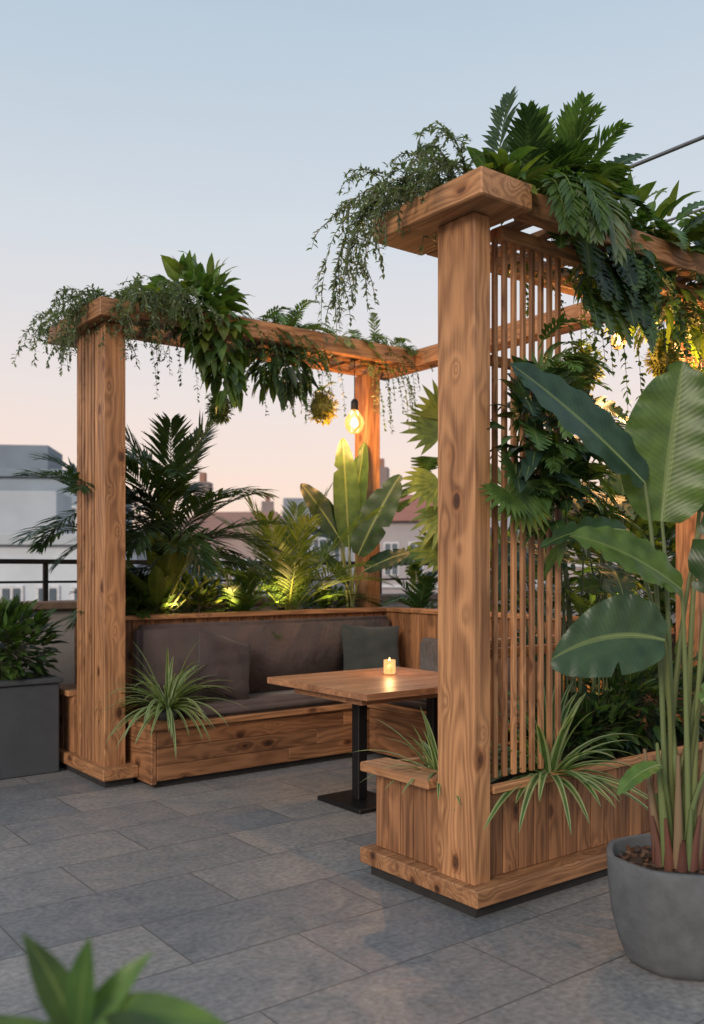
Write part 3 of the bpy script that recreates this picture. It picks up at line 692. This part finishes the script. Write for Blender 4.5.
for (x,z,ax,az,r,c) in [(2.90,1.78,-.6,-.35,.20,LG),(2.98,1.80,.4,-.6,.20,LG),(2.95,1.86,-.95,.2,.18,MG),(3.0,1.76,-.1,-1,.19,YG),(3.12,1.9,.7,-.2,.2,LG),(3.1,2.25,.3,.8,.2,MG),(2.98,2.12,-.7,.5,.18,MG)]:
    b=V((x,2.70,z)); m.tube([V((3.02,2.76,1.95)),b],.005,.004,(.09,.12,.04),4); fan(m,b,V((ax,-.35,az)),V((-.4,-1,.5)),r,13,.030,c,2.8)
cluster(m,(3.14,2.72,2.02),(.24,.07,.3),85,.18,.085,[BG,DG,MG],g=1.6,seg=5,cross=2)
cluster(m,(3.30,2.72,1.80),(.2,.08,.24),80,.15,.065,[MG,LG,DG],g=1.6)
for k in range(18):
    lobed(m,V((ru(2.95,3.45),2.72,ru(1.7,2.35))),V((ru(-.8,.8),-.7,ru(-.5,.5))),V((0,-.7,.8)),ru(.16,.26),ru(.13,.2),vary(random.choice([BG,DG,MG])),1.5,3,.7)
for k in range(14):
    frond(m,(ru(3.1,3.42),2.74,ru(1.7,2.45)),(ru(-.8,.9),-.6,ru(-.2,.9)),ru(.25,.4),1.8,14,.10,.02,random.choice([MG,LG]))
m.done('climbing_philodendron',[MB_,MST])
m=PM()
for k in range(28):
    x=ru(3.45,4.3); b=V((x,ru(2.95,3.3),ru(1.1,2.4))); c=V((x,3.1,.47)); m.tube(q3(c,c+V((0,0,.8)),b,6),.007,.004,(.08,.11,.04),5)
    lobed(m,b,V((ru(-.9,.6),ru(-.9,.2),ru(-.1,.5))),V((-.1,-.5,.8)),ru(.22,.36),ru(.18,.28),vary(random.choice([DG,MG,LG])),1.3)
m.done('monstera_plant',[MB_,MST])

# ------------------------------------------------------------------ foreground plant
fx,fy=.39,1.11
fe=empty('foreground_potted_plant',(fx,fy,0))
lathe('pot',[(.001,0),(.13,0),(.17,.34),(.155,.34),(.14,.28),(.001,.28)],M_pot,fe,(fx,fy,0))
m=PM(); c=V((fx,fy,.28))
tips=[]
for k in range(10):
    a=k*2.4; rr=.03+.017*k; t=c+V((math.cos(a)*rr,math.sin(a)*rr,ru(.52,.63))); m.tube(q3(c,(c+t)/2+V((0,0,.1)),t,6),.007,.004,(.09,.12,.05),6); tips.append(t)
for t in tips:
    for k in range(8):
        a=ru(0,6.28); e=ru(-.1,1.1); d=V((math.cos(a)*math.cos(e),math.sin(a)*math.cos(e),math.sin(e)))
        m.blade(t-V((0,0,ru(0,.2))),d,V((0,0,1)),ru(.11,.17),ru(.038,.052),lance,g=.9,fold=.35,seg=8,cross=2,col=vary(random.choice([DG,MG,LG])))
t=c+V((0,0,.60))
for dr,dz,df,l in ((.9,.35,.1,.20),(.85,.1,.2,.20),(.5,.5,.3,.17),(.9,-.1,-.1,.18),(-.3,.9,0,.15),(.1,.95,.1,.14),(-.6,.6,.1,.15),(.35,.75,-.1,.15)):
    m.blade(t+dv(.03,ru(-.06,.02),0),dv(dr,dz,df),dv(-.1,.8,.5),l,.046,lance,g=.8,fold=.35,seg=10,cross=2,col=vary(random.choice([DG,MG,LG])))
m.done('leaves',[MB_,MST],fe)

# ------------------------------------------------------------------ world, sun, camera
w=bpy.data.worlds.new('World'); sc.world=w; w.use_nodes=True; nt=w.node_tree; nt.nodes.clear(); L=nt.links
out=nt.nodes.new('ShaderNodeOutputWorld')
sund=V((-.82,-.42,.42)).normalized()
sky=nt.nodes.new('ShaderNodeTexSky'); sky.sky_type='NISHITA'; sky.sun_disc=False
sky.sun_elevation=math.asin(sund.z); sky.sun_rotation=math.atan2(sund.x,sund.y)
b1=nt.nodes.new('ShaderNodeBackground'); b1.inputs[1].default_value=.02; L.new(sky.outputs[0],b1.inputs[0])
tc=nt.nodes.new('ShaderNodeTexCoord'); sp=nt.nodes.new('ShaderNodeSeparateXYZ'); L.new(tc.outputs['Generated'],sp.inputs[0])
nz=nt.nodes.new('ShaderNodeTexNoise'); nz.inputs['Scale'].default_value=1.6; nz.inputs['Detail'].default_value=4
mpn=nt.nodes.new('ShaderNodeMapping'); mpn.inputs['Scale'].default_value=(1,1,5); L.new(tc.outputs['Generated'],mpn.inputs[0]); L.new(mpn.outputs[0],nz.inputs['Vector'])
hz=math_n(nt,'ADD',sp.outputs[2],math_n(nt,'MULTIPLY',math_n(nt,'SUBTRACT',nz.outputs[0],.5),.09))
col=ramp(nt,hz,[(0,(.92,.60,.46)),(.10,(.93,.68,.56)),(.20,(.83,.72,.67)),(.33,(.67,.70,.73)),(.55,(.47,.58,.68)),(1,(.31,.43,.57))])
b2_=nt.nodes.new('ShaderNodeBackground'); b2_.inputs[1].default_value=.95; L.new(col,b2_.inputs[0])
ad=nt.nodes.new('ShaderNodeAddShader'); L.new(b1.outputs[0],ad.inputs[0]); L.new(b2_.outputs[0],ad.inputs[1]); L.new(ad.outputs[0],out.inputs[0])
sl=bpy.data.lights.new('sun','SUN'); sl.energy=1.9; sl.angle=math.radians(20); sl.color=(1,.84,.70)
so=bpy.data.objects.new('sun',sl); so.rotation_euler=(-sund).to_track_quat('-Z','Y').to_euler(); sc.collection.objects.link(so)
cam=bpy.data.cameras.new('camera'); co=bpy.data.objects.new('camera',cam); sc.collection.objects.link(co)
co.location=(0,0,1.45); co.rotation_euler=F.to_track_quat('-Z','Y').to_euler()
cam.sensor_fit='VERTICAL'; cam.sensor_height=36; cam.sensor_width=24.75; cam.lens=32.24; cam.shift_y=58/1024
cam.clip_end=6000; cam.dof.use_dof=True; cam.dof.focus_distance=4.6; cam.dof.aperture_fstop=2.4
sc.camera=co
sc.view_settings.view_transform='Standard'; sc.view_settings.look='None'; sc.view_settings.exposure=0
